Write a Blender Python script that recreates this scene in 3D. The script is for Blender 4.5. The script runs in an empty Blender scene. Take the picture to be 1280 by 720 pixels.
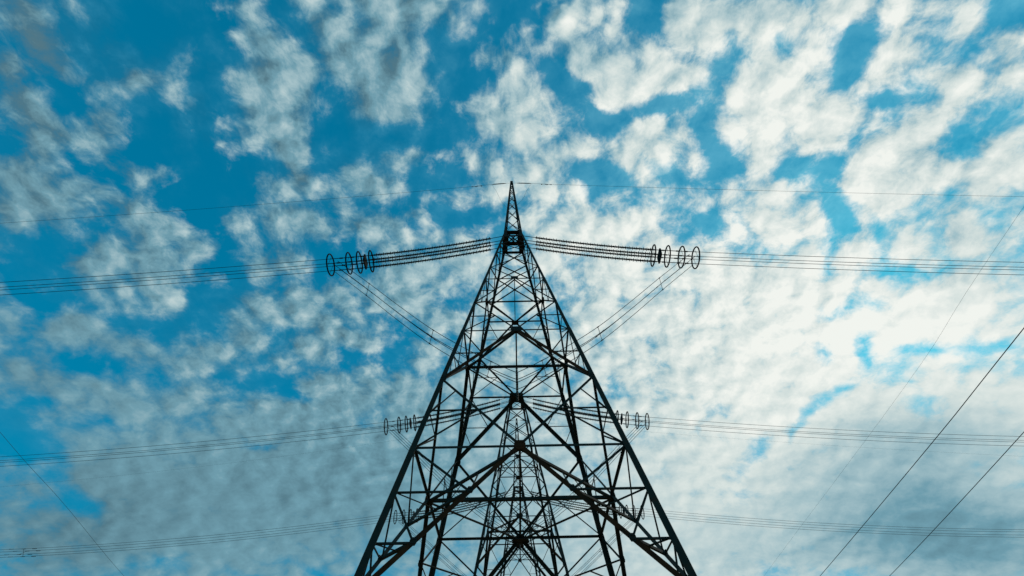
import bpy, bmesh, math, random
from mathutils import Vector, Matrix
random.seed(7)
SC = bpy.context.scene
COL = SC.collection

# ------------------------------------------------------------------ camera
S = 0.85                       # metres per survey unit
EYE = 1.7
PITCH, ROLL = math.radians(53.08), math.radians(1.1114)
cam_d = bpy.data.cameras.new("camera")
cam = bpy.data.objects.new("camera", cam_d)
COL.objects.link(cam)
cp, sp, cr, sr = math.cos(PITCH), math.sin(PITCH), math.cos(ROLL), math.sin(ROLL)
fwd = Vector((0, cp, sp)); rgt = Vector((1, 0, 0)); up = Vector((0, -sp, cp))
cx = rgt * cr - up * sr
cy = rgt * sr + up * cr
cam.matrix_world = Matrix(((cx.x, cy.x, -fwd.x, 0), (cx.y, cy.y, -fwd.y, 0), (cx.z, cy.z, -fwd.z, EYE), (0, 0, 0, 1)))
cam_d.sensor_width = 36
cam_d.lens = 512.2 / 1280 * 36
cam_d.clip_start = 0.1
cam_d.clip_end = 20000
SC.camera = cam

# ------------------------------------------------------------------ sun and sky
SUN_EL, SUN_AZ = math.radians(31), math.radians(54)
SUN_DIR = Vector((math.sin(SUN_AZ) * math.cos(SUN_EL), math.cos(SUN_AZ) * math.cos(SUN_EL), math.sin(SUN_EL)))
sun_d = bpy.data.lights.new("sun", 'SUN')
sun_d.energy = 1.5
sun_d.angle = math.radians(10)         # veiled by thin cloud
sun_d.color = (1.0, 0.95, 0.86)
sun = bpy.data.objects.new("sun", sun_d)
COL.objects.link(sun)
sun.rotation_euler = SUN_DIR.to_track_quat('Z', 'Y').to_euler()

SC.view_settings.view_transform = 'Standard'
SC.view_settings.look = 'None'
SC.view_settings.exposure = 0
SC.view_settings.gamma = 1
SC.view_settings.use_curve_mapping = False
SC.cycles.use_denoising = False
SC.cycles.max_bounces = 4
SC.cycles.diffuse_bounces = 2

# clouds as patches of a layer high over the ground: centre, half axes, turn and amount, in layer heights from the zenith
COVER = [(-0.652, 0.061, 0.069, 0.031, 1.748, 0.45), (-0.578, 0.033, 0.044, 0.022, 3.065, 0.45), (-0.71, 0.091, 0.038, 0.022, 2.462, 0.4), (-0.715, 0.164, 0.067, 0.042, -1.482, 0.5), (-0.645, 0.196, 0.068, 0.044, -1.284, 0.5), (-0.765, 0.22, 0.066, 0.04, 2.902, 0.4), (-0.6, 0.248, 0.045, 0.032, 2.692, 0.35), (-0.559, 0.119, 0.029, 0.018, 2.343, 0.35), (-0.48, 0.099, 0.042, 0.029, 2.509, 0.35), (-0.5, 0.152, 0.049, 0.035, 3.004, 0.5), (-0.515, 0.189, 0.041, 0.02, 3.102, 0.2), (-0.386, 0.148, 0.111, 0.077, -1.606, 0.75), (-0.37, 0.251, 0.082, 0.047, 1.709, 0.6), (-0.319, 0.107, 0.042, 0.031, -1.758, 0.4), (-0.2, 0.097, 0.145, 0.116, 2.826, 0.6), (-0.123, 0.033, 0.096, 0.037, 3.138, 0.5), (-0.207, 0.167, 0.106, 0.043, -3.138, 0.35), (-0.036, 0.103, 0.061, 0.031, 2.729, 0.45), (0.013, 0.169, 0.127, 0.076, -3.121, 0.6), (0.081, 0.06, 0.093, 0.059, -2.411, 0.5), (0.171, 0.098, 0.085, 0.059, -3.0, 0.5), (0.215, 0.142, 0.114, 0.044, 2.834, 0.55), (0.005, 0.221, 0.122, 0.051, -2.626, 0.4), (-0.054, 0.265, 0.047, 0.039, 3.1, 0.4), (0.091, 0.268, 0.133, 0.067, 2.63, 0.5), (-0.177, 0.243, 0.051, 0.036, 2.453, 0.35), (-0.265, 0.29, 0.095, 0.043, -3.126, 0.45), (0.249, 0.057, 0.074, 0.058, 3.104, 0.5), (0.276, 0.13, 0.085, 0.031, 2.728, 0.45), (0.242, 0.226, 0.14, 0.049, 2.792, 0.5), (0.306, 0.052, 0.095, 0.059, -2.949, 0.5), (0.389, 0.048, 0.09, 0.037, -3.064, 0.5), (0.482, 0.041, 0.058, 0.027, -3.001, 0.4), (0.445, 0.132, 0.109, 0.079, 3.054, 0.6), (0.418, 0.198, 0.125, 0.058, 1.206, 0.55), (0.563, 0.083, 0.096, 0.051, 1.637, 0.65), (0.527, 0.196, 0.082, 0.054, 2.517, 0.5), (0.643, 0.223, 0.078, 0.043, -2.997, 0.4), (0.646, 0.057, 0.038, 0.028, 1.563, 0.5), (0.694, 0.078, 0.049, 0.028, -2.654, 0.4), (0.674, 0.174, 0.096, 0.074, 1.901, 0.45), (0.631, 0.279, 0.082, 0.058, -2.595, 0.55), (0.786, 0.248, 0.106, 0.068, 0.647, 0.45), (0.446, 0.25, 0.063, 0.048, -2.463, 0.4), (-0.768, 0.285, 0.111, 0.061, 3.076, 0.45), (-0.777, 0.396, 0.083, 0.053, -2.047, 0.35), (-0.678, 0.403, 0.143, 0.087, -1.514, 0.5), (-0.671, 0.495, 0.065, 0.052, -1.431, 0.5), (-0.582, 0.394, 0.052, 0.039, 2.306, 0.4), (-0.604, 0.348, 0.047, 0.036, 2.496, 0.4), (-0.487, 0.426, 0.105, 0.052, 1.926, 0.45), (-0.577, 0.574, 0.096, 0.067, -1.331, 0.5), (-0.85, 0.512, 0.077, 0.056, -2.512, 0.45), (-0.929, 0.487, 0.055, 0.036, 2.283, 0.35), (-0.784, 0.593, 0.134, 0.07, -2.363, 0.4), (-0.964, 0.602, 0.088, 0.072, 2.699, 0.35), (-0.667, 0.636, 0.092, 0.062, -1.698, 0.4), (-0.405, 0.376, 0.107, 0.06, 1.916, 0.4), (-0.435, 0.541, 0.106, 0.081, 3.07, 0.4), (-0.436, 0.651, 0.114, 0.1, 2.918, 0.4), (-0.272, 0.362, 0.121, 0.086, 3.072, 0.4), (-0.203, 0.407, 0.105, 0.068, 3.135, 0.35), (-0.164, 0.479, 0.182, 0.095, 2.777, 0.35), (-0.278, 0.576, 0.181, 0.133, 3.139, 0.3), (-0.057, 0.332, 0.082, 0.063, 3.128, 0.4), (0.126, 0.366, 0.166, 0.087, -3.117, 0.4), (0.194, 0.433, 0.192, 0.116, -3.107, 0.4), (0.312, 0.597, 0.274, 0.215, -3.034, 0.45), (0.469, 0.327, 0.129, 0.079, -3.031, 0.4), (0.634, 0.348, 0.109, 0.063, 1.047, 0.5), (0.784, 0.382, 0.215, 0.149, 0.718, 0.45), (0.509, 0.471, 0.2, 0.14, -3.015, 0.45), (0.612, 0.573, 0.241, 0.154, -3.114, 0.45), (0.842, 0.544, 0.208, 0.121, 3.141, 0.5), (0.54, 0.726, 0.27, 0.177, 3.121, 0.5), (0.808, 0.8, 0.29, 0.185, 3.057, 0.4), (-0.678, 1.018, 0.583, 0.361, -2.952, 0.75), (-0.962, 0.887, 0.178, 0.131, -2.939, 0.25), (-0.294, 0.95, 0.477, 0.279, -3.047, 0.4), (-0.403, 0.789, 0.219, 0.125, -3.037, 0.35), (-0.844, 0.705, 0.208, 0.104, -2.955, 0.3), (-0.845, 1.205, 0.499, 0.16, -2.854, 0.3), (0.48, 0.975, 0.362, 0.316, -3.077, 0.5), (0.939, 0.997, 0.432, 0.316, 3.012, 0.75), (1.119, 1.173, 0.345, 0.234, 2.862, 0.6), (0.571, 1.277, 0.424, 0.25, 3.0, 0.5), (-0.011, 1.134, 0.585, 0.524, 1.55, 0.6), (0.266, 1.342, 0.431, 0.258, 3.09, 0.4), (0.997, 0.716, 0.18, 0.132, 0.9, 0.4), (-1.171, 1.086, 0.158, 0.148, -2.819, 0.25), (0.386, 0.461, 0.331, 0.235, -3.026, 0.15), (0.62, 0.652, 0.416, 0.222, 3.093, 0.08), (-0.002, 0.663, 0.481, 0.259, -3.116, 0.25), (-0.526, 0.032, 0.117, 0.069, 2.834, -0.67), (-0.555, 0.187, 0.103, 0.067, 2.301, -0.5), (-0.451, 0.116, 0.176, 0.049, 1.975, -0.56), (-0.317, 0.214, 0.109, 0.045, 1.863, -0.67), (-0.534, 0.267, 0.102, 0.062, 3.038, -0.5), (-0.636, 0.118, 0.103, 0.046, 2.64, -0.39), (-0.484, 0.052, 0.093, 0.06, 2.759, -0.39), (-0.092, 0.073, 0.07, 0.062, 2.013, -0.67), (-0.016, 0.031, 0.064, 0.035, -3.134, -0.45), (-0.058, 0.127, 0.084, 0.028, 2.855, -0.56), (-0.208, 0.209, 0.116, 0.036, -3.117, -0.73), (0.084, 0.122, 0.074, 0.026, -2.824, -0.5), (0.144, 0.181, 0.103, 0.029, -2.353, -0.56), (0.248, 0.168, 0.084, 0.029, 2.906, -0.67), (0.22, 0.058, 0.058, 0.046, 1.041, -0.62), (0.124, 0.282, 0.067, 0.031, -3.118, -0.56), (-0.133, 0.263, 0.077, 0.05, 1.741, -0.39), (-0.106, 0.209, 0.056, 0.043, 3.069, -0.34), (0.528, 0.087, 0.068, 0.039, 1.665, -0.67), (0.574, 0.155, 0.038, 0.022, -2.915, -0.62), (0.339, 0.212, 0.115, 0.026, -2.121, -0.5), (0.504, 0.271, 0.094, 0.033, -3.137, -0.62), (0.749, 0.237, 0.072, 0.027, -3.12, -0.45), (0.674, 0.036, 0.047, 0.023, -2.929, -0.67), (0.422, 0.08, 0.053, 0.03, -2.964, -0.28), (0.321, 0.091, 0.052, 0.033, 1.125, -0.28), (-0.876, 0.463, 0.093, 0.045, -3.045, -0.5), (-0.613, 0.545, 0.09, 0.064, 2.08, -0.5), (-0.566, 0.317, 0.077, 0.054, 2.947, -0.5), (-0.857, 0.607, 0.071, 0.052, 3.122, -0.39), (-0.792, 0.355, 0.065, 0.045, 2.861, -0.34), (-0.766, 0.658, 0.096, 0.05, -2.991, -0.28), (-0.573, 0.695, 0.13, 0.052, -2.995, -0.28), (-0.861, 0.399, 0.076, 0.045, 3.108, -0.39), (-0.547, 0.454, 0.073, 0.047, 2.037, -0.34), (-0.332, 0.432, 0.062, 0.052, 2.096, -0.34), (-0.143, 0.291, 0.118, 0.052, -3.123, -0.28), (-0.185, 0.383, 0.084, 0.026, 2.998, -0.45), (-0.029, 0.397, 0.078, 0.049, -2.536, -0.5), (-0.105, 0.359, 0.062, 0.043, 3.132, -0.34), (0.152, 0.301, 0.089, 0.036, -3.126, -0.5), (0.231, 0.35, 0.078, 0.031, 2.755, -0.39), (0.081, 0.391, 0.055, 0.036, -3.107, -0.22), (-0.281, 0.596, 0.144, 0.078, -2.171, -0.28), (-0.354, 0.672, 0.093, 0.052, -3.062, -0.34), (0.403, 0.369, 0.073, 0.05, 2.742, -0.62), (0.59, 0.351, 0.09, 0.035, -2.18, -0.56), (0.682, 0.391, 0.077, 0.041, 1.072, -0.56), (0.678, 0.537, 0.072, 0.037, 2.668, -0.56), (0.735, 0.621, 0.082, 0.026, 1.218, -0.45), (0.665, 0.657, 0.051, 0.028, 1.209, -0.45), (0.857, 0.612, 0.088, 0.026, 3.001, -0.5), (0.752, 0.484, 0.065, 0.042, 0.983, -0.39), (0.812, 0.331, 0.057, 0.036, -2.899, -0.39), (0.956, 0.582, 0.065, 0.03, 3.041, -0.45), (0.599, 0.439, 0.061, 0.028, 1.187, -0.39), (-1.049, 0.785, 0.145, 0.074, -1.52, -0.73), (-1.026, 0.949, 0.107, 0.05, -1.851, -0.56), (-0.515, 0.745, 0.102, 0.042, -2.493, -0.5), (-0.891, 0.75, 0.082, 0.054, -2.563, -0.34), (-0.932, 1.208, 0.096, 0.048, -2.807, -0.45), (-0.619, 0.899, 0.118, 0.047, -2.949, -0.28), (-0.356, 0.843, 0.134, 0.055, 2.794, -0.5), (-0.983, 0.669, 0.067, 0.033, -2.935, -0.34), (0.716, 0.763, 0.081, 0.037, 2.164, -0.67), (0.673, 0.847, 0.111, 0.034, 1.828, -0.67), (0.593, 0.965, 0.123, 0.045, 1.859, -0.62), (0.887, 0.762, 0.154, 0.066, 2.981, -0.28), (0.758, 0.906, 0.162, 0.052, 2.415, -0.22), (-0.156, 1.338, 0.095, 0.043, -3.06, -0.22), (0.101, 1.26, 0.056, 0.041, -3.135, -0.22), (0.59, 1.096, 0.105, 0.06, 3.006, -0.34)]
LIGHT = [(0.703, 0.621, 0.494, 0.308, -3.134, 0.09), (-0.662, 0.028, 0.312, 0.17, 2.844, -0.08), (0.696, 0.05, 0.173, 0.098, -2.643, -0.12), (-0.678, 1.018, 0.446, 0.313, -2.955, -0.05), (-1.008, 1.005, 0.32, 0.239, -2.873, -0.1), (-0.307, 1.056, 0.4, 0.358, -3.059, -0.06), (0.954, 0.993, 0.391, 0.27, 2.985, -0.44), (1.149, 1.163, 0.407, 0.261, 2.856, -0.42), (0.777, 1.269, 0.406, 0.239, 2.939, -0.26), (-0.004, 0.774, 0.487, 0.361, -3.11, -0.12), (-0.012, 1.193, 0.569, 0.463, -3.092, -0.12), (0.925, 0.823, 0.226, 0.12, 2.984, -0.18), (0.703, 0.233, 0.152, 0.11, 1.845, -0.16), (0.807, 0.379, 0.173, 0.112, -2.927, -0.12), (-0.647, 0.066, 0.25, 0.147, 2.784, -0.14), (-0.792, 0.289, 0.28, 0.147, 2.222, -0.1), (-1.171, 1.086, 0.322, 0.267, 2.009, -0.12), (1.203, 1.175, 0.339, 0.277, 1.115, -0.1), (-0.925, 0.602, 0.227, 0.149, -3.078, -0.1), (-0.392, 0.166, 0.103, 0.076, -1.534, 0.1), (-0.671, 0.495, 0.067, 0.053, 1.751, 0.15), (0.017, 0.172, 0.105, 0.065, -3.119, 0.12), (0.216, 0.15, 0.174, 0.059, 2.824, 0.18), (0.445, 0.132, 0.114, 0.086, -3.136, 0.16), (0.42, 0.204, 0.113, 0.086, 0.734, 0.16), (0.641, 0.304, 0.124, 0.083, 0.856, 0.14), (0.561, 0.45, 0.279, 0.195, -2.983, 0.12), (0.724, 0.599, 0.277, 0.151, 3.1, 0.16), (0.558, 0.66, 0.25, 0.161, 3.138, 0.1), (0.85, 0.561, 0.184, 0.096, 3.09, 0.12), (0.565, 0.838, 0.205, 0.154, 3.132, 0.12), (0.262, 0.466, 0.21, 0.182, -2.818, 0.08), (0.127, 0.383, 0.181, 0.128, -3.082, 0.08), (1.121, 0.973, 0.112, 0.098, -3.075, 0.12), (0.565, 0.088, 0.082, 0.046, 1.612, 0.12), (0.081, 0.055, 0.095, 0.053, -3.096, 0.08)]
SKY_STRENGTH = 0.1

world = bpy.data.worlds.new("World")
SC.world = world
world.use_nodes = True
nt = world.node_tree
nt.nodes.clear()
NN = nt.nodes.new
LK = nt.links.new

def math_node(op, a, b=None, c=None, clamp=False):
    n = NN('ShaderNodeMath'); n.operation = op; n.use_clamp = clamp
    for i, v in enumerate((a, b, c)):
        if v is None: continue
        if isinstance(v, (int, float)): n.inputs[i].default_value = v
        else: LK(v, n.inputs[i])
    return n.outputs[0]

def vec_node(op, a, b=None, scale=None):
    n = NN('ShaderNodeVectorMath'); n.operation = op
    for i, v in enumerate((a, b)):
        if v is None: continue
        if isinstance(v, (tuple, list, Vector)): n.inputs[i].default_value = tuple(v)
        else: LK(v, n.inputs[i])
    if scale is not None:
        if isinstance(scale, (int, float)): n.inputs['Scale'].default_value = scale
        else: LK(scale, n.inputs['Scale'])
    return n.outputs['Value'] if op in ('DOT_PRODUCT', 'LENGTH') else n.outputs[0]

def noise(vec, scale, detail, rough=0.55, color=False, dist=0.0):
    n = NN('ShaderNodeTexNoise'); n.noise_dimensions = '3D'
    n.inputs['Scale'].default_value = scale
    n.inputs['Detail'].default_value = detail
    n.inputs['Roughness'].default_value = rough
    n.inputs['Distortion'].default_value = dist
    LK(vec, n.inputs['Vector'])
    return n.outputs['Color'] if color else n.outputs['Fac']

def smooth(v, a, b, lo=0.0, hi=1.0):
    n = NN('ShaderNodeMapRange'); n.interpolation_type = 'SMOOTHSTEP'
    LK(v, n.inputs['Value'])
    n.inputs['From Min'].default_value = a; n.inputs['From Max'].default_value = b
    n.inputs['To Min'].default_value = lo; n.inputs['To Max'].default_value = hi
    return n.outputs['Result']

def mix_col(fac, a, b):
    n = NN('ShaderNodeMix'); n.data_type = 'RGBA'; n.blend_type = 'MIX'
    if isinstance(fac, (int, float)): n.inputs[0].default_value = fac
    else: LK(fac, n.inputs[0])
    for i, v in ((6, a), (7, b)):
        if isinstance(v, tuple): n.inputs[i].default_value = (*v, 1)
        else: LK(v, n.inputs[i])
    return n.outputs[2]

def patches(vec, lst):
    acc = None
    for (x, y, a, b, rot, amp) in lst:
        m = NN('ShaderNodeMapping'); m.vector_type = 'TEXTURE'
        m.inputs['Location'].default_value = (x, y, 0)
        m.inputs['Rotation'].default_value = (0, 0, rot)
        m.inputs['Scale'].default_value = (a, b, 1)
        LK(vec, m.inputs['Vector'])
        g = NN('ShaderNodeTexGradient'); g.gradient_type = 'SPHERICAL'
        LK(m.outputs[0], g.inputs[0])
        acc = math_node('MULTIPLY_ADD', g.outputs['Fac'], amp, acc if acc is not None else 0.0)
    return acc

tc = NN('ShaderNodeTexCoord').outputs['Generated']
sx = NN('ShaderNodeSeparateXYZ'); LK(tc, sx.inputs[0])
zc = math_node('ADD', math_node('MAXIMUM', sx.outputs['Z'], 0.0), 0.35)     # the layer curves down towards the horizon
cmb = NN('ShaderNodeCombineXYZ')
LK(math_node('DIVIDE', sx.outputs['X'], zc), cmb.inputs[0])
LK(math_node('DIVIDE', sx.outputs['Y'], zc), cmb.inputs[1])
layer = cmb.outputs[0]

W1 = vec_node('SUBTRACT', noise(layer, 7.0, 3, 0.55, color=True), (0.5, 0.5, 0.5))
W2 = vec_node('SUBTRACT', noise(layer, 22.0, 3, 0.6, color=True), (0.5, 0.5, 0.5))
warp = vec_node('ADD', vec_node('SCALE', W1, scale=0.045), vec_node('SCALE', W2, scale=0.016))
flat = vec_node('MULTIPLY', warp, (1, 1, 0))
bent = vec_node('ADD', layer, flat)

def fluff(vec):
    st = vec_node('MULTIPLY', vec, (1.0, 0.95, 1.0))
    n1 = noise(st, 13.5, 7, 0.60)
    v = NN('ShaderNodeTexVoronoi'); v.feature = 'SMOOTH_F1'; v.inputs['Scale'].default_value = 21.0
    v.inputs['Smoothness'].default_value = 0.6; v.inputs['Randomness'].default_value = 1.0
    LK(st, v.inputs['Vector'])
    cell = math_node('MULTIPLY_ADD', v.outputs['Distance'], -1.05, 0.42)
    n2 = noise(st, 52.0, 4, 0.62)
    a = math_node('MULTIPLY_ADD', n1, 1.4, -0.7)
    a = math_node('ADD', a, cell)
    return math_node('ADD', a, math_node('MULTIPLY_ADD', n2, 0.86, -0.43))

sunny = vec_node('DOT_PRODUCT', tc, SUN_DIR)          # forward scattering round the veiled sun
glow = smooth(sunny, 0.30, 1.0)
base = math_node('MULTIPLY_ADD', glow, 0.09, patches(bent, COVER))
calm = smooth(sx.outputs['Z'], 0.32, 0.74, 0.52, 1.0)
f0 = math_node('MULTIPLY', fluff(bent), calm)
toward = vec_node('ADD', bent, (0.022 * SUN_DIR.x / 0.857, 0.022 * SUN_DIR.y / 0.857, 0))
f1 = math_node('MULTIPLY', fluff(toward), calm)
cover = math_node('ADD', math_node('MULTIPLY_ADD', base, 1.0, 0.42), f0)
dense = smooth(cover, 0.14, 0.80)
veil = math_node('MULTIPLY', smooth(noise(vec_node('MULTIPLY', bent, (1.0, 0.7, 1.0)), 4.2, 6, 0.62), 0.42, 0.72), smooth(cover, -0.75, 0.35, 0.0, 0.40))
veil = math_node('MULTIPLY_ADD', glow, 0.30, veil)
relief = math_node('SUBTRACT', f0, f1)

lightp = patches(bent, LIGHT)  # brightness painted into the cloud colour; corner patches darken it like lens falloff
t = math_node('MULTIPLY_ADD', glow, 0.54, 0.225)
t = math_node('ADD', t, lightp)
t = math_node('MULTIPLY_ADD', math_node('MULTIPLY', relief, calm), 0.46, t)
t = math_node('MULTIPLY_ADD', math_node('MULTIPLY', f0, calm), 0.16, t)
t = math_node('MAXIMUM', t, 0.0)
ramp = NN('ShaderNodeValToRGB')
cr_ = ramp.color_ramp
cr_.elements[0].position = 0.0; cr_.elements[0].color = (0.085, 0.185, 0.235, 1)
cr_.elements[1].position = 1.0; cr_.elements[1].color = (0.88, 0.91, 0.86, 1)
for p_, c_ in ((0.25, (0.16, 0.34, 0.42)), (0.5, (0.38, 0.54, 0.58)), (0.75, (0.65, 0.74, 0.72))):
    e = cr_.elements.new(p_); e.color = (*c_, 1)
LK(t, ramp.inputs[0])

sky = NN('ShaderNodeTexSky'); sky.sky_type = 'NISHITA'; sky.sun_disc = False
sky.sun_elevation = SUN_EL; sky.sun_rotation = SUN_AZ
sky.air_density = 1.0; sky.dust_density = 0.6; sky.ozone_density = 4.0; sky.altitude = 100
gm = NN('ShaderNodeGamma'); gm.inputs[1].default_value = 0.5
LK(vec_node('SCALE', sky.outputs[0], scale=0.1), gm.inputs[0])
blue = vec_node('MULTIPLY', gm.outputs[0], (0.0 / SKY_STRENGTH, 0.53 / SKY_STRENGTH, 0.72 / SKY_STRENGTH))
clouds = vec_node('SCALE', ramp.outputs[0], scale=1.0 / SKY_STRENGTH)
thin = vec_node('MULTIPLY', clouds, (0.36, 0.86, 1.05))      # thin veil lets the blue through
final = mix_col(dense, mix_col(veil, blue, thin), clouds)
bg = NN('ShaderNodeBackground'); LK(final, bg.inputs[0]); bg.inputs[1].default_value = SKY_STRENGTH
out = NN('ShaderNodeOutputWorld'); LK(bg.outputs[0], out.inputs[0])
world.cycles.sampling_method = 'MANUAL'
world.cycles.sample_map_resolution = 512

# ------------------------------------------------------------------ materials
def material(name, c1, c2, scale=6.0, rough=0.75, metal=0.0, lo=0.4, hi=0.62, c3=None, spec=0.3):
    m = bpy.data.materials.new(name); m.use_nodes = True
    t_ = m.node_tree; b = t_.nodes['Principled BSDF']
    g = t_.nodes.new('ShaderNodeNewGeometry')
    n = t_.nodes.new('ShaderNodeTexNoise'); n.inputs['Scale'].default_value = scale
    n.inputs['Detail'].default_value = 6; n.inputs['Roughness'].default_value = 0.65
    t_.links.new(g.outputs['Position'], n.inputs['Vector'])
    r = t_.nodes.new('ShaderNodeValToRGB')
    r.color_ramp.elements[0].position = lo; r.color_ramp.elements[0].color = (*c1, 1)
    r.color_ramp.elements[1].position = hi; r.color_ramp.elements[1].color = (*c2, 1)
    if c3:
        e_ = r.color_ramp.elements.new(min(hi + 0.08, 0.98)); e_.color = (*c3, 1)
    t_.links.new(n.outputs['Fac'], r.inputs[0])
    t_.links.new(r.outputs[0], b.inputs['Base Color'])
    b.inputs['Roughness'].default_value = rough
    b.inputs['Metallic'].default_value = metal
    b.inputs['Specular IOR Level'].default_value = spec
    bp = t_.nodes.new('ShaderNodeBump'); bp.inputs['Strength'].default_value = 0.25; bp.inputs['Distance'].default_value = 0.01
    t_.links.new(n.outputs['Fac'], bp.inputs['Height']); t_.links.new(bp.outputs[0], b.inputs['Normal'])
    return m

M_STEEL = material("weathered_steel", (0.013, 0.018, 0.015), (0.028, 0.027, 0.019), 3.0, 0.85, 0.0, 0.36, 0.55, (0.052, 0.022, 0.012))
M_RUST = material("rusty_steel", (0.040, 0.017, 0.010), (0.095, 0.028, 0.012), 2.2, 0.95, 0.0, 0.35, 0.6, (0.11, 0.036, 0.016), spec=0.08)
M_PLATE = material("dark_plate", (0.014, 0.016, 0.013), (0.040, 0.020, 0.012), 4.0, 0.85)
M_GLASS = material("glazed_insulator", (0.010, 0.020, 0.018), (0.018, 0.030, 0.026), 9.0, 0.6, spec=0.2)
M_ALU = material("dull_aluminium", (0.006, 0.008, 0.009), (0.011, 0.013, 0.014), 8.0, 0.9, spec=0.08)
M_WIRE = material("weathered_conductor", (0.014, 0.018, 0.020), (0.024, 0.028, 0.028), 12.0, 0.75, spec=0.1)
M_CONC = material("concrete", (0.28, 0.27, 0.25), (0.38, 0.37, 0.34), 5.0, 0.9)
M_GRASS = material("dry_meadow", (0.10, 0.085, 0.035), (0.21, 0.165, 0.085), 0.6, 0.95, 0.0, 0.35, 0.65, (0.26, 0.20, 0.11))  # ground is out of view; tan tone picked to bounce warm light onto undersides

# ------------------------------------------------------------------ helpers
GZ = -EYE / S                                   # ground level in survey units, eye level is 0
def L(x, y, z): return Vector((x * S, y * S, (z - GZ) * S))      # survey -> metres, measured from a tower's base centre
X0, D0, STEP, XSTEP = 0.2127, 21.5, 25.936, 0.105
def base_of(i): return Vector(((X0 + XSTEP * i) * S, (D0 + STEP * i) * S, 0))

def link_mesh(name, bm, mat, parent=None, smooth_=False):
    me = bpy.data.meshes.new(name)
    bmesh.ops.recalc_face_normals(bm, faces=bm.faces)
    bm.to_mesh(me); bm.free()
    me.materials.append(mat)
    if smooth_:
        for p in me.polygons: p.use_smooth = True
    o = bpy.data.objects.new(name, me); COL.objects.link(o)
    if parent: o.parent = parent
    return o

def thing(name, label, cat, loc=(0, 0, 0), group=None):
    o = bpy.data.objects.new(name, None); COL.objects.link(o)
    o.empty_display_size = 0.5
    o.location = loc; o['label'] = label; o['category'] = cat
    if group: o['group'] = group
    return o

def tag(o, label, cat, group=None):
    o['label'] = label; o['category'] = cat
    if group: o['group'] = group
    return o

def add_profile(bm, a, b, prof, u, v):
    """extrude a closed 2-D profile from a to b"""
    va = [bm.verts.new(a + u * p[0] + v * p[1]) for p in prof]
    vb = [bm.verts.new(b + u * p[0] + v * p[1]) for p in prof]
    n = len(prof)
    for i in range(n):
        bm.faces.new((va[i], va[(i + 1) % n], vb[(i + 1) % n], vb[i]))
    bm.faces.new(va[::-1]); bm.faces.new(vb)

def add_angle(bm, a, b, size, normal, flip=1):
    """rolled angle section: one flange in the face, one pointing into the tower"""
    d = (b - a).normalized()
    n = (normal - d * normal.dot(d)).normalized()
    u = d.cross(n).normalized() * flip
    t_ = max(0.10 * size, 0.008); h = size * 0.5
    prof = [(-h, 0), (h, 0), (h, -t_), (-h + t_, -t_), (-h + t_, -size * 0.85), (-h, -size * 0.85)]
    add_profile(bm, a, b, prof, u, n)

def add_box(bm, c, ex, ey, ez, hx, hy, hz):
    vs = [bm.verts.new(c + ex * (hx * i) + ey * (hy * j) + ez * (hz * k)) for i in (-1, 1) for j in (-1, 1) for k in (-1, 1)]
    for f in ((0, 1, 3, 2), (4, 6, 7, 5), (0, 4, 5, 1), (2, 3, 7, 6), (0, 2, 6, 4), (1, 5, 7, 3)):
        bm.faces.new([vs[q] for q in f])

def add_plate(bm, c, n, outline, th, upv=Vector((0, 0, 1))):
    """flat plate with an outline in the (u, v) plane and thickness th"""
    n = n.normalized(); v = (upv - n * upv.dot(n)).normalized(); u = v.cross(n)
    add_profile(bm, c - n * th * 0.5, c + n * th * 0.5, outline, u, v)

def add_tube(bm, pts, r, seg=6, closed=False, radii=None):
    rings = []
    n = len(pts)
    ref = None
    for i, p in enumerate(pts):
        if closed: d = pts[(i + 1) % n] - pts[i - 1]
        else: d = pts[min(i + 1, n - 1)] - pts[max(i - 1, 0)]
        d.normalize()
        if ref is None:
            ref = Vector((0, 0, 1)) if abs(d.z) < 0.9 else Vector((1, 0, 0))
        u = (ref - d * ref.dot(d)).normalized(); ref = u
        w = d.cross(u)
        rr = radii[i] if radii else r
        rings.append([bm.verts.new(p + (u * math.cos(q) + w * math.sin(q)) * rr) for q in [2 * math.pi * k / seg for k in range(seg)]])
    for i in range(n if closed else n - 1):
        A, B = rings[i], rings[(i + 1) % n]
        for k in range(seg):
            bm.faces.new((A[k], A[(k + 1) % seg], B[(k + 1) % seg], B[k]))
    if not closed:
        bm.faces.new(rings[0][::-1]); bm.faces.new(rings[-1])

def copy_tree(o, parent=None):
    c = o.copy(); COL.objects.link(c)
    if parent: c.parent = parent
    for ch in list(o.children): copy_tree(ch, c)
    return c

# ------------------------------------------------------------------ ground
bm = bmesh.new()
R_ = 6000
vs = [bm.verts.new((x, y, 0)) for x, y in ((-R_, -R_), (R_, -R_), (R_, R_), (-R_, R_))]
bm.faces.new(vs)
g = link_mesh("ground", bm, M_GRASS); g['kind'] = 'structure'

# ------------------------------------------------------------------ lattice tower
TA, TZ0 = 0.1497, 42.503
def half(z): return TA * (TZ0 - z)
LV = {'L0': 26.81, 'L1': 19.57, 'L2': 10.45}
MV = {'Mt': 28.9, 'M0': 23.02, 'M1': 14.93, 'M2': 4.45}
CAGE_LO, CAGE_HI = 36.0, 37.3
TIP = 51.9

def corner(sx_, sy_, z, k=1.0): return L(sx_ * half(z) * k, sy_ * half(z) * k, z)
FACES = [((-1, -1), (1, -1), Vector((0, -1, 0.15))), ((1, -1), (1, 1), Vector((1, 0, 0.15))),
         ((1, 1), (-1, 1), Vector((0, 1, 0.15))), ((-1, 1), (-1, -1), Vector((-1, 0, 0.15)))]

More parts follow.
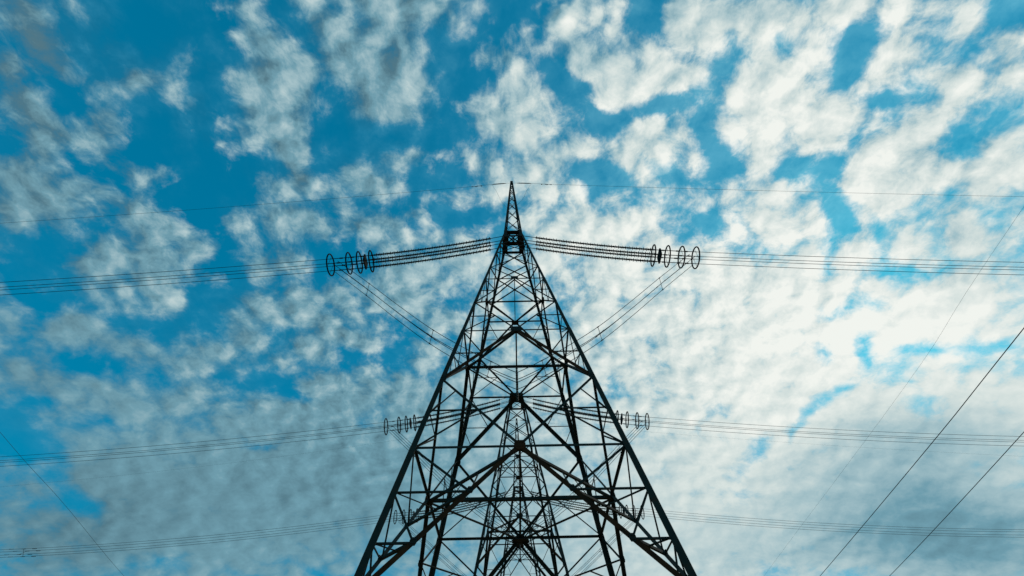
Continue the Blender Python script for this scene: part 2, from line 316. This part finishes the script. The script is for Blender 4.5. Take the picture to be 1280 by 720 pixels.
def build_tower():
    root = thing("lattice_tower", "", "tower", base_of(0))
    def member(name, a, b, size, n, mat=M_STEEL, flip=1, off=0.0, label=None):
        bm = bmesh.new()
        sh = n.normalized() * off * S
        add_angle(bm, a + sh, b + sh, size * S, n, flip)
        o = link_mesh(name, bm, mat, root)
        if label: o['label'] = label
        return o
    # legs: angle sections with the heel outwards, splice plates on the way up
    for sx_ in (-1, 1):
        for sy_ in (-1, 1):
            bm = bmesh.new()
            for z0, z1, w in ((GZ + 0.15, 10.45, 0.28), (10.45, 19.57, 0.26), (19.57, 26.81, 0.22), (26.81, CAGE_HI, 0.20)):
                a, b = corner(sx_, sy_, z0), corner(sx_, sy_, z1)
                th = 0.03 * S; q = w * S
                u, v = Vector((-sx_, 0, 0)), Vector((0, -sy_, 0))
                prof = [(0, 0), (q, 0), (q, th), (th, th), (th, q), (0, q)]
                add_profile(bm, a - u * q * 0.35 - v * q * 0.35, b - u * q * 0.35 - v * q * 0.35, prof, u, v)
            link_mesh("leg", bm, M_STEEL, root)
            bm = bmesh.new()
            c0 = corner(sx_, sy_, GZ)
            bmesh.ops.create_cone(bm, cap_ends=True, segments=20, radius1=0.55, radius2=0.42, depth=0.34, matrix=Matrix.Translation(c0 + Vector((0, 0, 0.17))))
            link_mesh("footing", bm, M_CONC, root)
    hips = {}
    for fi, (A, B, n) in enumerate(FACES):
        RU = M_RUST if n.y < -0.5 else M_STEEL       # the weather side shows the rust
        def P(s_, z):      # s_ from -1 (corner A) to 1 (corner B) across the face
            a, b = corner(*A, z), corner(*B, z)
            return a + (b - a) * (s_ + 1) * 0.5
        # level beams and the K bracing of each panel
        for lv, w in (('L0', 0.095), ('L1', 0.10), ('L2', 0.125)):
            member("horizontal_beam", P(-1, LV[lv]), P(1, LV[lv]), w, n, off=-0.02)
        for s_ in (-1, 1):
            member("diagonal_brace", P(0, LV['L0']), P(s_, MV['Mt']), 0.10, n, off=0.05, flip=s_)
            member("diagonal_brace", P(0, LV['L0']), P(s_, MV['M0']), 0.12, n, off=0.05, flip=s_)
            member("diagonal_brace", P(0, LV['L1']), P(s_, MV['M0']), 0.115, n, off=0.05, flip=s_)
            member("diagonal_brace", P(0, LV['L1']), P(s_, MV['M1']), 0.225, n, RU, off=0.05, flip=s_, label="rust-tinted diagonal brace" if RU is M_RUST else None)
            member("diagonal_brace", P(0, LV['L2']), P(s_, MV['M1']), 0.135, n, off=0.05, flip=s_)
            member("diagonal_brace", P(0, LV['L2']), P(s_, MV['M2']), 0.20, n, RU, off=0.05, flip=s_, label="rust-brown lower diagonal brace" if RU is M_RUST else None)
            # secondary struts that stiffen legs and braces
            def sub(lc, lm, w=0.055):
                zc_, zm = LV[lc], MV[lm]
                zmid = (zc_ + zm) / 2
                mid = (P(0, zc_) + P(s_, zm)) * 0.5
                member("strut", P(s_, zmid), mid, w, n, flip=s_)
                member("secondary_brace", P(s_, zc_), mid, w, n, flip=s_, off=-0.03)
                return zmid, mid
            sub('L0', 'M0'); sub('L1', 'M0')
            zmid, mid = sub('L1', 'M1', 0.06)
            member("secondary_brace", P(s_, (LV['L1'] + MV['M1']) / 2 - 0.1), P(0, LV['L1']).lerp(P(s_, MV['M1']), 0.78), 0.05, n, flip=s_)
            zmid, mid = sub('L2', 'M1', 0.065)
            member("secondary_brace", P(s_, (LV['L2'] + MV['M1']) / 2 - 0.3), P(0, LV['L2']).lerp(P(s_, MV['M1']), 0.80), 0.055, n, flip=s_)
            c2, m2 = P(0, LV['L2']), P(s_, MV['M2'])
            q1, q2 = c2.lerp(m2, 0.36), c2.lerp(m2, 0.69)
            hips[(fi, s_)] = (q1, q2)
            z1 = LV['L2'] + (MV['M2'] - LV['L2']) * 0.36; z2 = LV['L2'] + (MV['M2'] - LV['L2']) * 0.69
            member("strut", P(s_, z1), q1, 0.075, n, flip=s_)
            member("strut", P(s_, z2), q2, 0.075, n, flip=s_)
            member("secondary_brace", P(s_, LV['L2']), q1, 0.08, n, flip=s_, off=-0.03)
            member("secondary_brace", P(s_, z1), q2, 0.08, n, flip=s_, off=-0.03)
            member("secondary_brace", P(s_, z2), c2.lerp(m2, 0.90), 0.07, n, flip=s_, off=-0.03)
        # crossed bracing under the cage
        for za, zb, w in ((CAGE_LO, 34.0, 0.09), (34.0, 32.0, 0.09), (32.0, MV['Mt'], 0.09)):
            member("cross_brace", P(-1, za), P(1, zb), w, n, off=0.04)
            member("cross_brace", P(1, za), P(-1, zb), w, n, off=-0.02, flip=-1)
        # gusset plates
        def gus(c, w, h, outn=0.075, mat=M_PLATE):
            bm = bmesh.new()
            k = 0.32
            o_ = [(-w, -h * k), (-w * 0.62, -h), (w * 0.62, -h), (w, -h * k), (w, h * k), (w * 0.62, h), (-w * 0.62, h), (-w, h * k)]
            add_plate(bm, c + n.normalized() * outn * S, n, [(x * S, y * S) for x, y in o_], 0.018)
            for bx in (-0.55, 0, 0.55):              # bolt heads
                for by in (-0.55, 0.55):
                    vv = (Vector((0, 0, 1)) - n.normalized() * n.normalized().z).normalized(); uu = vv.cross(n.normalized())
                    cc = c + n.normalized() * (outn * S + 0.018) + uu * bx * w * S * 0.8 + vv * by * h * S * 0.8
                    add_box(bm, cc, uu, vv, n.normalized(), 0.016, 0.016, 0.010)
            link_mesh("gusset_plate", bm, mat, root)
        for s_ in (-1, 1):
            gus(hips[(fi, s_)][0], 0.13, 0.15, 0.07); gus(hips[(fi, s_)][1], 0.13, 0.15, 0.07)
        gus(P(0, LV['L0']), 0.30, 0.20)
        gus(P(0, LV['L1']), 0.36, 0.25)
        gus(P(0, LV['L2']), 0.26, 0.24, mat=M_RUST)
        for s_ in (-1, 1):
            for mv, w in (('M0', 0.10), ('M1', 0.17), ('M2', 0.2)):
                gus(P(s_ * (1 - 0.5 * w / half(MV[mv])), MV[mv]), w, 0.24 if mv != 'M0' else 0.16, 0.08)
    # hip braces tie the lower diagonals of neighbouring faces together round each corner
    for fi in range(4):
        for k, w in ((0, 0.10), (1, 0.11)):
            member("hip_brace", hips[(fi, 1)][k], hips[((fi + 1) % 4, -1)][k], w, Vector((0, 0, -1)), off=0.02)
            inner = hips[(fi, 1)][k].lerp(hips[((fi + 1) % 4, -1)][k], 0.5)
            A_ = FACES[fi][1]
            zq = LV['L2'] + (MV['M2'] - LV['L2']) * (0.36, 0.69)[k]
            member("hip_strut", inner, corner(*A_, zq), 0.06, Vector((0, 0, -1)))
    # plan bracing at every level: a diamond between the face centres, a tie across and a tie front to back
    for lv, w in (('L0', 0.10), ('L1', 0.155), ('L2', 0.165)):
        z = LV[lv]; h = half(z) - 0.06
        c = [L(0, -h, z - 0.12), L(h, 0, z - 0.12), L(0, h, z - 0.12), L(-h, 0, z - 0.12)]
        for k in range(4):
            member("plan_brace", c[k], c[(k + 1) % 4], w * 0.82, Vector((0, 0, -1)), off=0.03)
        member("plan_tie", c[3], c[1], w, Vector((0, 0, -1)))
        member("plan_tie", c[0], c[2], w * 0.62, Vector((0, 0, -1)), off=-0.08)
        bm = bmesh.new()
        add_plate(bm, L(0, h, z - 0.2), Vector((0, 0, -1)), [(x * S * w * 3.0, y * S * w * 2.4) for x, y in ((-1, -.5), (-.5, -1), (.5, -1), (1, -.5), (1, .5), (.5, 1), (-.5, 1), (-1, .5))], 0.03, Vector((0, 1, 0)))
        link_mesh("gusset_plate", bm, M_PLATE, root)
        if lv == 'L2':           # short hangers from the diamond down to the lower braces
            for sx_ in (-1, 1):
                a = c[0].lerp(c[1 if sx_ > 0 else 3], 0.42)
                hz = LV['L2'] + (MV['M2'] - LV['L2']) * 0.36
                b = L(sx_ * half(MV['M2']) * 0.36, -half(hz), hz)
                member("hanger", a, b, 0.06, Vector((0, -1, 0)))
    # attachment cage: two stiff rings joined by plates
    cage = bmesh.new()
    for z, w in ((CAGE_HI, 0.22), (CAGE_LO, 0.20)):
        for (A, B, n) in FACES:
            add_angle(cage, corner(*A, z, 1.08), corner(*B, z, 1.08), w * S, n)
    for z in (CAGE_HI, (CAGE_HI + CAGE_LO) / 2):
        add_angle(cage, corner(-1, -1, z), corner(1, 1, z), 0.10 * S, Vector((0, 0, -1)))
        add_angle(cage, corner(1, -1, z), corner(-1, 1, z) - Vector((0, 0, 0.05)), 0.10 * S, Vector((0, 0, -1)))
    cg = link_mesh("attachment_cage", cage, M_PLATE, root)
    for sx_ in (-1, 1):
        for z in (CAGE_HI - 0.05, CAGE_LO + 0.03):
            bm = bmesh.new()
            add_box(bm, L(sx_ * (half(z) - 0.10), 0, z), Vector((1, 0, 0)), Vector((0, 1, 0)), Vector((0, 0, 1)), 0.22 * S, half(z) * S * 0.97, 0.02)
            link_mesh("anchor_plate", bm, M_PLATE, cg)
        for sy_ in (-1, 1):
            bm = bmesh.new()
            add_box(bm, L(sx_ * half(36.6) * 0.86, sy_ * (half(36.6) + 0.07), 36.65), Vector((1, 0, 0)), Vector((0, 1, 0)), Vector((0, 0, 1)), 0.17 * S, 0.012, 0.55 * S)
            link_mesh("side_plate", bm, M_PLATE, cg)
    for sy_ in (-1, 1):
        bm = bmesh.new()
        add_box(bm, L(0, sy_ * half(37.2) * 0.75, 37.28), Vector((1, 0, 0)), Vector((0, 1, 0)), Vector((0, 0, 1)), half(37.2) * S * 0.95, 0.16 * S, 0.012)
        link_mesh("top_plate", bm, M_PLATE, cg)
    return root

def build_peak(root):
    bm = bmesh.new()
    def pk(sx_, sy_, z):
        k = (z - CAGE_HI) / (TIP - CAGE_HI)
        h = 0.86 * (1 - k) + 0.12 * k
        return L(sx_ * h, sy_ * h, z)
    for sx_ in (-1, 1):
        for sy_ in (-1, 1):
            q = 0.15 * S; th = 0.02
            u, v = Vector((-sx_, 0, 0)), Vector((0, -sy_, 0))
            add_profile(bm, pk(sx_, sy_, CAGE_HI) - u * q * .3 - v * q * .3, pk(sx_, sy_, TIP) - u * q * .3 - v * q * .3,
                        [(0, 0), (q, 0), (q, th), (th, th), (th, q), (0, q)], u, v)
    peak = link_mesh("earth_wire_peak", bm, M_STEEL, root)
    bm = bmesh.new()
    zs = [CAGE_HI, 39.9, 42.3, 44.6, 46.7, 48.6, 50.2, 51.4]
    for i in range(len(zs) - 1):
        for (A, B, n) in FACES:
            add_angle(bm, pk(*A, zs[i]), pk(*B, zs[i + 1]), 0.06 * S, n)
            add_angle(bm, pk(*B, zs[i]), pk(*A, zs[i + 1]) - n * 0.03, 0.06 * S, n)
    link_mesh("lacing", bm, M_STEEL, peak)
    bm = bmesh.new()
    add_box(bm, L(0, 0, TIP + 0.05), Vector((1, 0, 0)), Vector((0, 1, 0)), Vector((0, 0, 1)), 0.17 * S, 0.17 * S, 0.14 * S)
    link_mesh("cap_plate", bm, M_PLATE, peak)

towers = [build_tower()]
for i in (1, 2):
    t_ = copy_tree(towers[0]); t_.location = base_of(i); towers.append(t_)
build_peak(towers[0]); 
pk3 = [c for c in towers[0].children if c.name.startswith("earth_wire_peak")][0]
copy_tree(pk3, towers[2])
towers[0]['label'] = "large dark lattice steel tower standing nearest, its pointed peak above the others"
towers[1]['label'] = "blunt-topped lattice tower without a peak, seen through the largest tower's bracing"
towers[2]['label'] = "smallest lattice tower, a thin needle peak showing deep inside the largest tower"
for t_ in towers: t_['group'] = "lattice towers standing in a row"

# ------------------------------------------------------------------ strain insulators, conductors, jumpers
Z_AT, X_AT = 36.62, 0.9
Z_R = 32.85
def drop(W):                       # height of the insulator strings along x
    s0 = 0.345; k2 = (s0 * (W - X_AT) - (Z_AT - Z_R)) / (W - X_AT) ** 2
    return lambda x: Z_AT - s0 * (x - X_AT) + k2 * (x - X_AT) ** 2
OFF = [(-0.41, 0.41), (0.41, 0.41), (-0.41, -0.41), (0.41, -0.41)]    # (y, z) of the four strings
WHICH = ["largest, nearest tower", "blunt-topped tower", "smallest, needle-peaked tower"]
mesh_cache = {}
def shared(key, maker, name, mat, parent, loc=None, smooth_=False):
    """first call builds the mesh, later calls reuse it"""
    if key not in mesh_cache:
        o = link_mesh(name, maker(), mat, parent, smooth_); mesh_cache[key] = o.data
    else:
        o = bpy.data.objects.new(name, mesh_cache[key]); COL.objects.link(o)
        if parent: o.parent = parent
    if loc is not None: o.location = loc
    return o

def insulators(i, side, W, rings, yoke, ins_end):
    f = drop(W)
    ends = "leftward" if side < 0 else "rightward"
    root = thing("strain_insulator", "four ribbed insulator strings with hoop rings stretched %s from the %s" % (ends, WHICH[i]), "insulator",
                 base_of(i), "insulator assemblies stretched from the towers")
    key = (side, round(W, 2))
    def string():
        bm = bmesh.new()
        x = 2.3; pts = []; rad = []
        def pt(x): return L(side * x, 0, f(x))
        add_tube(bm, [pt(X_AT - 0.1), pt(1.6), pt(2.35)], 0.028, 6)
        k = 0
        while x < ins_end:
            big = 0.185 if k % 2 == 0 else 0.125
            for dx, r in ((0, 0.070), (0.05, 0.072), (0.075, big), (0.11, big * 0.9), (0.125, 0.072)):
                pts.append(pt(x + dx)); rad.append(r * S)
            x += 0.165; k += 1
        add_tube(bm, pts, 0.1, 8, radii=rad)
        return bm
    def rod():
        bm = bmesh.new()
        def pt(x): return L(side * x, 0, f(x))
        add_tube(bm, [pt(ins_end), pt((ins_end + W) / 2), pt(W + 0.1)], 0.03, 6)
        for x in (ins_end + 0.15, yoke + 0.35, rings[1] - 0.3, W - 0.9):     # clamps along the rod
            add_tube(bm, [pt(x - 0.16), pt(x), pt(x + 0.16)], 0.055, 6)
        return bm
    for (y, z) in OFF:
        loc = Vector((0, y * S, z * S))
        shared(key + ('s',), string, "insulator_string", M_GLASS, root, loc)
        shared(key + ('r',), rod, "link_rod", M_WIRE, root, loc)
    def frame(x):
        d = (L(side * (x + .1), 0, f(x + .1)) - L(side * (x - .1), 0, f(x - .1))).normalized()
        v = Vector((0, 1, 0)); w = d.cross(v).normalized()
        return L(side * x, 0, f(x)), d, v, w
    for k, x in enumerate(rings):
        def ring():
            bm = bmesh.new(); c, d, v, w = frame(x)
            R = 1.04 * S
            add_tube(bm, [c + (v * math.cos(q) + w * math.sin(q)) * R for q in [2 * math.pi * j / 40 for j in range(40)]], 0.056, 7, closed=True)
            return bm
        rg = shared(key + ('ring', k), ring, "corona_ring", M_ALU, root, smooth_=True)
        def arms():
            bm = bmesh.new(); c, d, v, w = frame(x)
            q = 0.41 * S; R = 1.04 * S
            for sv in (-1, 1):
                add_tube(bm, [c + v * sv * q + w * (-R * .9), c + v * sv * q, c + v * sv * q + w * (R * .9)], 0.013, 5)
            return bm
        shared(key + ('arm', k), arms, "ring_support", M_ALU, rg)
    def yk():
        bm = bmesh.new(); c, d, v, w = frame(yoke)
        h = 0.60 * S
        add_plate(bm, c, d, [(-h, -h * .75), (-h * .75, -h), (h * .75, -h), (h, -h * .75), (h, h * .75), (h * .75, h), (-h * .75, h), (-h, h * .75)], 0.10, w)
        return bm
    shared(key + ('yoke',), yk, "yoke_plate", M_ALU, root)
    return f

def conductors(i, side, W):
    f = drop(W)
    pair = ("left", "right")[side > 0]
    def wire():
        bm = bmesh.new()
        pts = []
        t_ = 0.0
        while t_ <= 130:
            pts.append(L(side * (W + t_), 0, Z_R - 0.122 * t_ + 0.0008 * t_ * t_))
            t_ += 5
        add_tube(bm, pts, 0.0185, 6)
        return bm
    for (y, z) in OFF:
        o = shared(('c', side, round(W, 2)), wire, "conductor", M_WIRE, None, base_of(i) + Vector((0, y * S, z * S)))
        tag(o, "dark wire of the four-wire bundle running %s from the rings of the %s" % (pair, WHICH[i]), "wire", "conductor wires leaving the insulators")

def catmull(P, n=10):
    out = []
    P = [P[0] * 2 - P[1]] + P + [P[-1] * 2 - P[-2]]
    for i in range(1, len(P) - 2):
        for k in range(n):
            t_ = k / n
            a, b, c, d = P[i - 1], P[i], P[i + 1], P[i + 2]
            out.append(0.5 * ((2 * b) + (c - a) * t_ + (2 * a - 5 * b + 4 * c - d) * t_ ** 2 + (3 * b - a - 3 * c + d) * t_ ** 3))
    out.append(P[-2])
    return out

def jumper(i, W, zmid, spacers):
    k = W / 17.5; dz = (Z_R - 0.35 - zmid) / (32.5 - 18.2)
    prof = [(16.9, 32.55), (12.9, 28.8), (9.6, 25.6), (6.4, 22.65), (3.4, 20.35), (1.3, 18.95), (0.0, 18.2)]
    prof = [(x * k, zmid + (z - 18.2) * dz) for x, z in prof]
    half_pts = catmull([L(x, 0, z) for x, z in prof], 6)
    pts = [Vector((-p.x, p.y, p.z)) for p in half_pts] + half_pts[-2::-1]
    def across(q):                # unit vectors square to the wire
        d = (pts[min(q + 1, len(pts) - 1)] - pts[max(q - 1, 0)]).normalized()
        v = Vector((0, 1, 0)); w = d.cross(v).normalized()
        if w.z < 0: w = -w
        return d, v, w
    for (y, z) in OFF:
        bm = bmesh.new()
        line = []
        for q in range(len(pts)):
            d, v, w = across(q)
            line.append(pts[q] + v * y * S * 1.22 + w * z * S * .66)
        add_tube(bm, line, 0.021, 6)
        o = link_mesh("jumper_wire", bm, M_WIRE); o.location = base_of(i)
        tag(o, "slack jumper wire looping down in a V under the rings of the %s" % WHICH[i], "wire", "jumper wires looping under the towers")
    NAMES = {0: "by the rings", 1: "half way down", 2: "near the middle"}
    for j, xs in enumerate(spacers):
        for side in (-1, 1):
            best = min(range(len(pts)), key=lambda q: abs(pts[q].x - side * xs * S))
            p = pts[best]; d, v, w = across(best)
            bm = bmesh.new()
            at = [p + v * y * S * 1.22 + w * z * S * .66 for (y, z) in OFF]
            for (a, b) in ((0, 3), (1, 2)):
                add_tube(bm, [at[a], (at[a] + at[b]) / 2, at[b]], 0.017, 5)
            for cc in at:
                add_tube(bm, [cc - d * 0.09, cc, cc + d * 0.09], 0.036, 6)
            o = link_mesh("jumper_spacer", bm, M_WIRE); o.location = base_of(i)
            tag(o, "small spacer clamp %s on the %s jumper of the %s" % (NAMES[j], ("left", "right")[side > 0], WHICH[i]), "spacer", "spacer clamps on the jumpers")
    # post that holds the middle of the jumper, hung under the first level of ties
    bm = bmesh.new()
    top = min(19.3, LV['L1'] - 0.2)
    post = thing("post_insulator", "short upright post insulator holding the jumper's middle inside the %s" % WHICH[i], "insulator", base_of(i), "posts holding the jumpers")
    zz = 16.6; ps, rs = [], []
    while zz < top:
        for dz_, r in ((0, 0.05), (0.06, 0.05), (0.09, 0.085), (0.13, 0.08), (0.15, 0.05)):
            ps.append(L(0, 0, zz + dz_)); rs.append(r * S)
        zz += 0.2
    add_tube(bm, ps, 0.05, 8, radii=rs)
    link_mesh("ribbed_post", bm, M_GLASS, post)
    for z in (zmid - .39, zmid + .39):
        bm = bmesh.new()
        add_box(bm, L(0, 0, z), Vector((1, 0, 0)), Vector((0, 1, 0)), Vector((0, 0, 1)), 0.06, 0.43 * S, 0.035)
        link_mesh("clamp_bar", bm, M_PLATE, post)

W_STD, W_FAR = 17.45, 21.3
for i in range(3):
    for side in (-1, 1):
        if i < 2:
            W = W_STD
            rings = [17.5, 15.8, 14.85, 13.75] if side < 0 else [17.4, 16.1, 14.8, 13.5]
            yoke = 14.3 if side < 0 else 14.08
            insulators(i, side, W, rings, yoke, 13.5)
        else:
            W = W_FAR
            insulators(i, side, W, [21.2, 19.8, 18.6, 17.5], 18.05, 17.3)
        conductors(i, side, W)
jumper(0, W_STD, 18.2, (12.9, 6.45, 2.0))
jumper(1, W_STD, 18.9, (12.9, 6.45, 2.0))
jumper(2, W_FAR, 18.9, (12.9, 6.45, 2.0))

# spacer on the far left bundle
f_ = lambda x: Z_R - 0.122 * (x - W_FAR) + 0.0008 * (x - W_FAR) ** 2
bm = bmesh.new()
p = L(-80.9, 0, f_(80.9))
add_tube(bm, [p + Vector((0, -.36, -.36)), p, p + Vector((0, .36, .36))], 0.02, 5)
add_tube(bm, [p + Vector((0, .36, -.36)), p, p + Vector((0, -.36, .36))], 0.02, 5)
for (y, z) in OFF:
    c = p + Vector((0, y * S, z * S))
    for dx in (-1.7, 0, 1.5):
        add_tube(bm, [c + Vector((dx - .3, 0, -.02)), c + Vector((dx, 0, -.03)), c + Vector((dx + .3, 0, -.02))], 0.03, 6)
o = link_mesh("bundle_spacer", bm, M_WIRE); o.location = base_of(2)
tag(o, "small cross-shaped spacer on the lowest left wire bundle near the photo's left edge", "spacer")

# ------------------------------------------------------------------ earth wires from the peaks
def earth_wire(i, side):
    s0, k2 = (0.185, 0.0006) if side < 0 else (0.135, 0.0003)
    z0 = 51.75
    root = thing("earth_wire", "thin single wire running %s from the tip of the %s" % (("left", "right")[side > 0], WHICH[i]), "wire", base_of(i), "earth wires from the tower peaks")
    def pt(x): return L(side * x, 0, z0 - s0 * (x - 0.2) * min(1, 0.5 + x * .1) + k2 * x * x)
    bm = bmesh.new()
    xs = [0.15, 0.6, 1.2, 2, 3, 4, 5, 6] + [6 + 4 * k for k in range(1, 32)]
    add_tube(bm, [pt(x) for x in xs], 0.012 if i == 0 else 0.007, 5)
    link_mesh("strand", bm, M_WIRE, root)
    bm = bmesh.new()
    add_tube(bm, [pt(x) for x in (0.7, 1.0, 1.6, 2.3, 2.6)], 0.03, 6, radii=[0.02, 0.045, 0.05, 0.045, 0.02])
    link_mesh("dead_end_clamp", bm, M_PLATE, root)
    for x in (4.2, 4.9):
        bm = bmesh.new()
        c = pt(x) - Vector((0, 0, 0.08))
        add_tube(bm, [c - Vector((.22, 0, 0.02)), c, c + Vector((.22, 0, -0.02))], 0.012, 5)
        for q in (-1, 1):
            e_ = c + Vector((.22 * q, 0, -0.02))
            add_tube(bm, [e_ - Vector((.07, 0, 0)), e_, e_ + Vector((.07, 0, 0))], 0.04, 6)
        link_mesh("vibration_damper", bm, M_WIRE, root)
    lo = (0.62, 44.9) if side < 0 else (0.62, 45.6)
    a = pt(2.6); b = L(side * lo[0], 0.2, lo[1])
    m1 = a.lerp(b, .35) + Vector((side * -.05, 0, -.25)); m2 = a.lerp(b, .7) + Vector((side * .1, 0, -.3))
    bm = bmesh.new(); add_tube(bm, catmull([a, m1, m2, b], 5), 0.009, 5)
    link_mesh("bonding_lead", bm, M_WIRE, root)
for i in (0, 2):
    for side in (-1, 1): earth_wire(i, side)

# ------------------------------------------------------------------ wires of another line crossing overhead
def crossing(pts, r, label):
    a, b = pts[0], pts[-1]
    d = (b - a); 
    P = [a - d * 2.2 + Vector((0, 0, 1.2))] + [a - d * 1.0 + Vector((0, 0, 0.35))] + pts + [b + d * 1.0 + Vector((0, 0, .4)), b + d * 3.0 + Vector((0, 0, 1.6))]
    bm = bmesh.new()
    add_tube(bm, catmull(P, 8), r, 6)
    o = link_mesh("overhead_wire", bm, M_WIRE)
    tag(o, label, "wire", "wires of another line crossing overhead")
def wp(x, y, z): return Vector((x * S, y * S, z * S + EYE))
crossing([wp(27.48, 15.38, 16.0), wp(29.05, 26.9, 15.95), wp(32.03, 50.96, 16.0)], 0.020, "dark slanting wire crossing the lower right sky, ending left of its parallel neighbour")
crossing([wp(30.31, 21.98, 14.0), wp(34.66, 44.94, 14.0)], 0.017, "dark slanting wire nearest the lower right corner of the sky")
crossing([wp(34.64, 12.74, 25.0), wp(36.6, 31.0, 24.7), wp(40.8, 76.4, 25.3)], 0.0055, "faint hairline wire slanting up through the bright clouds at right")
crossing([wp(-37.5, 25.74, 18.0), wp(-40.07, 36.5, 18.0), wp(-44.51, 53.19, 18.0)], 0.009, "thin wire slanting down across the lower left corner of the sky")
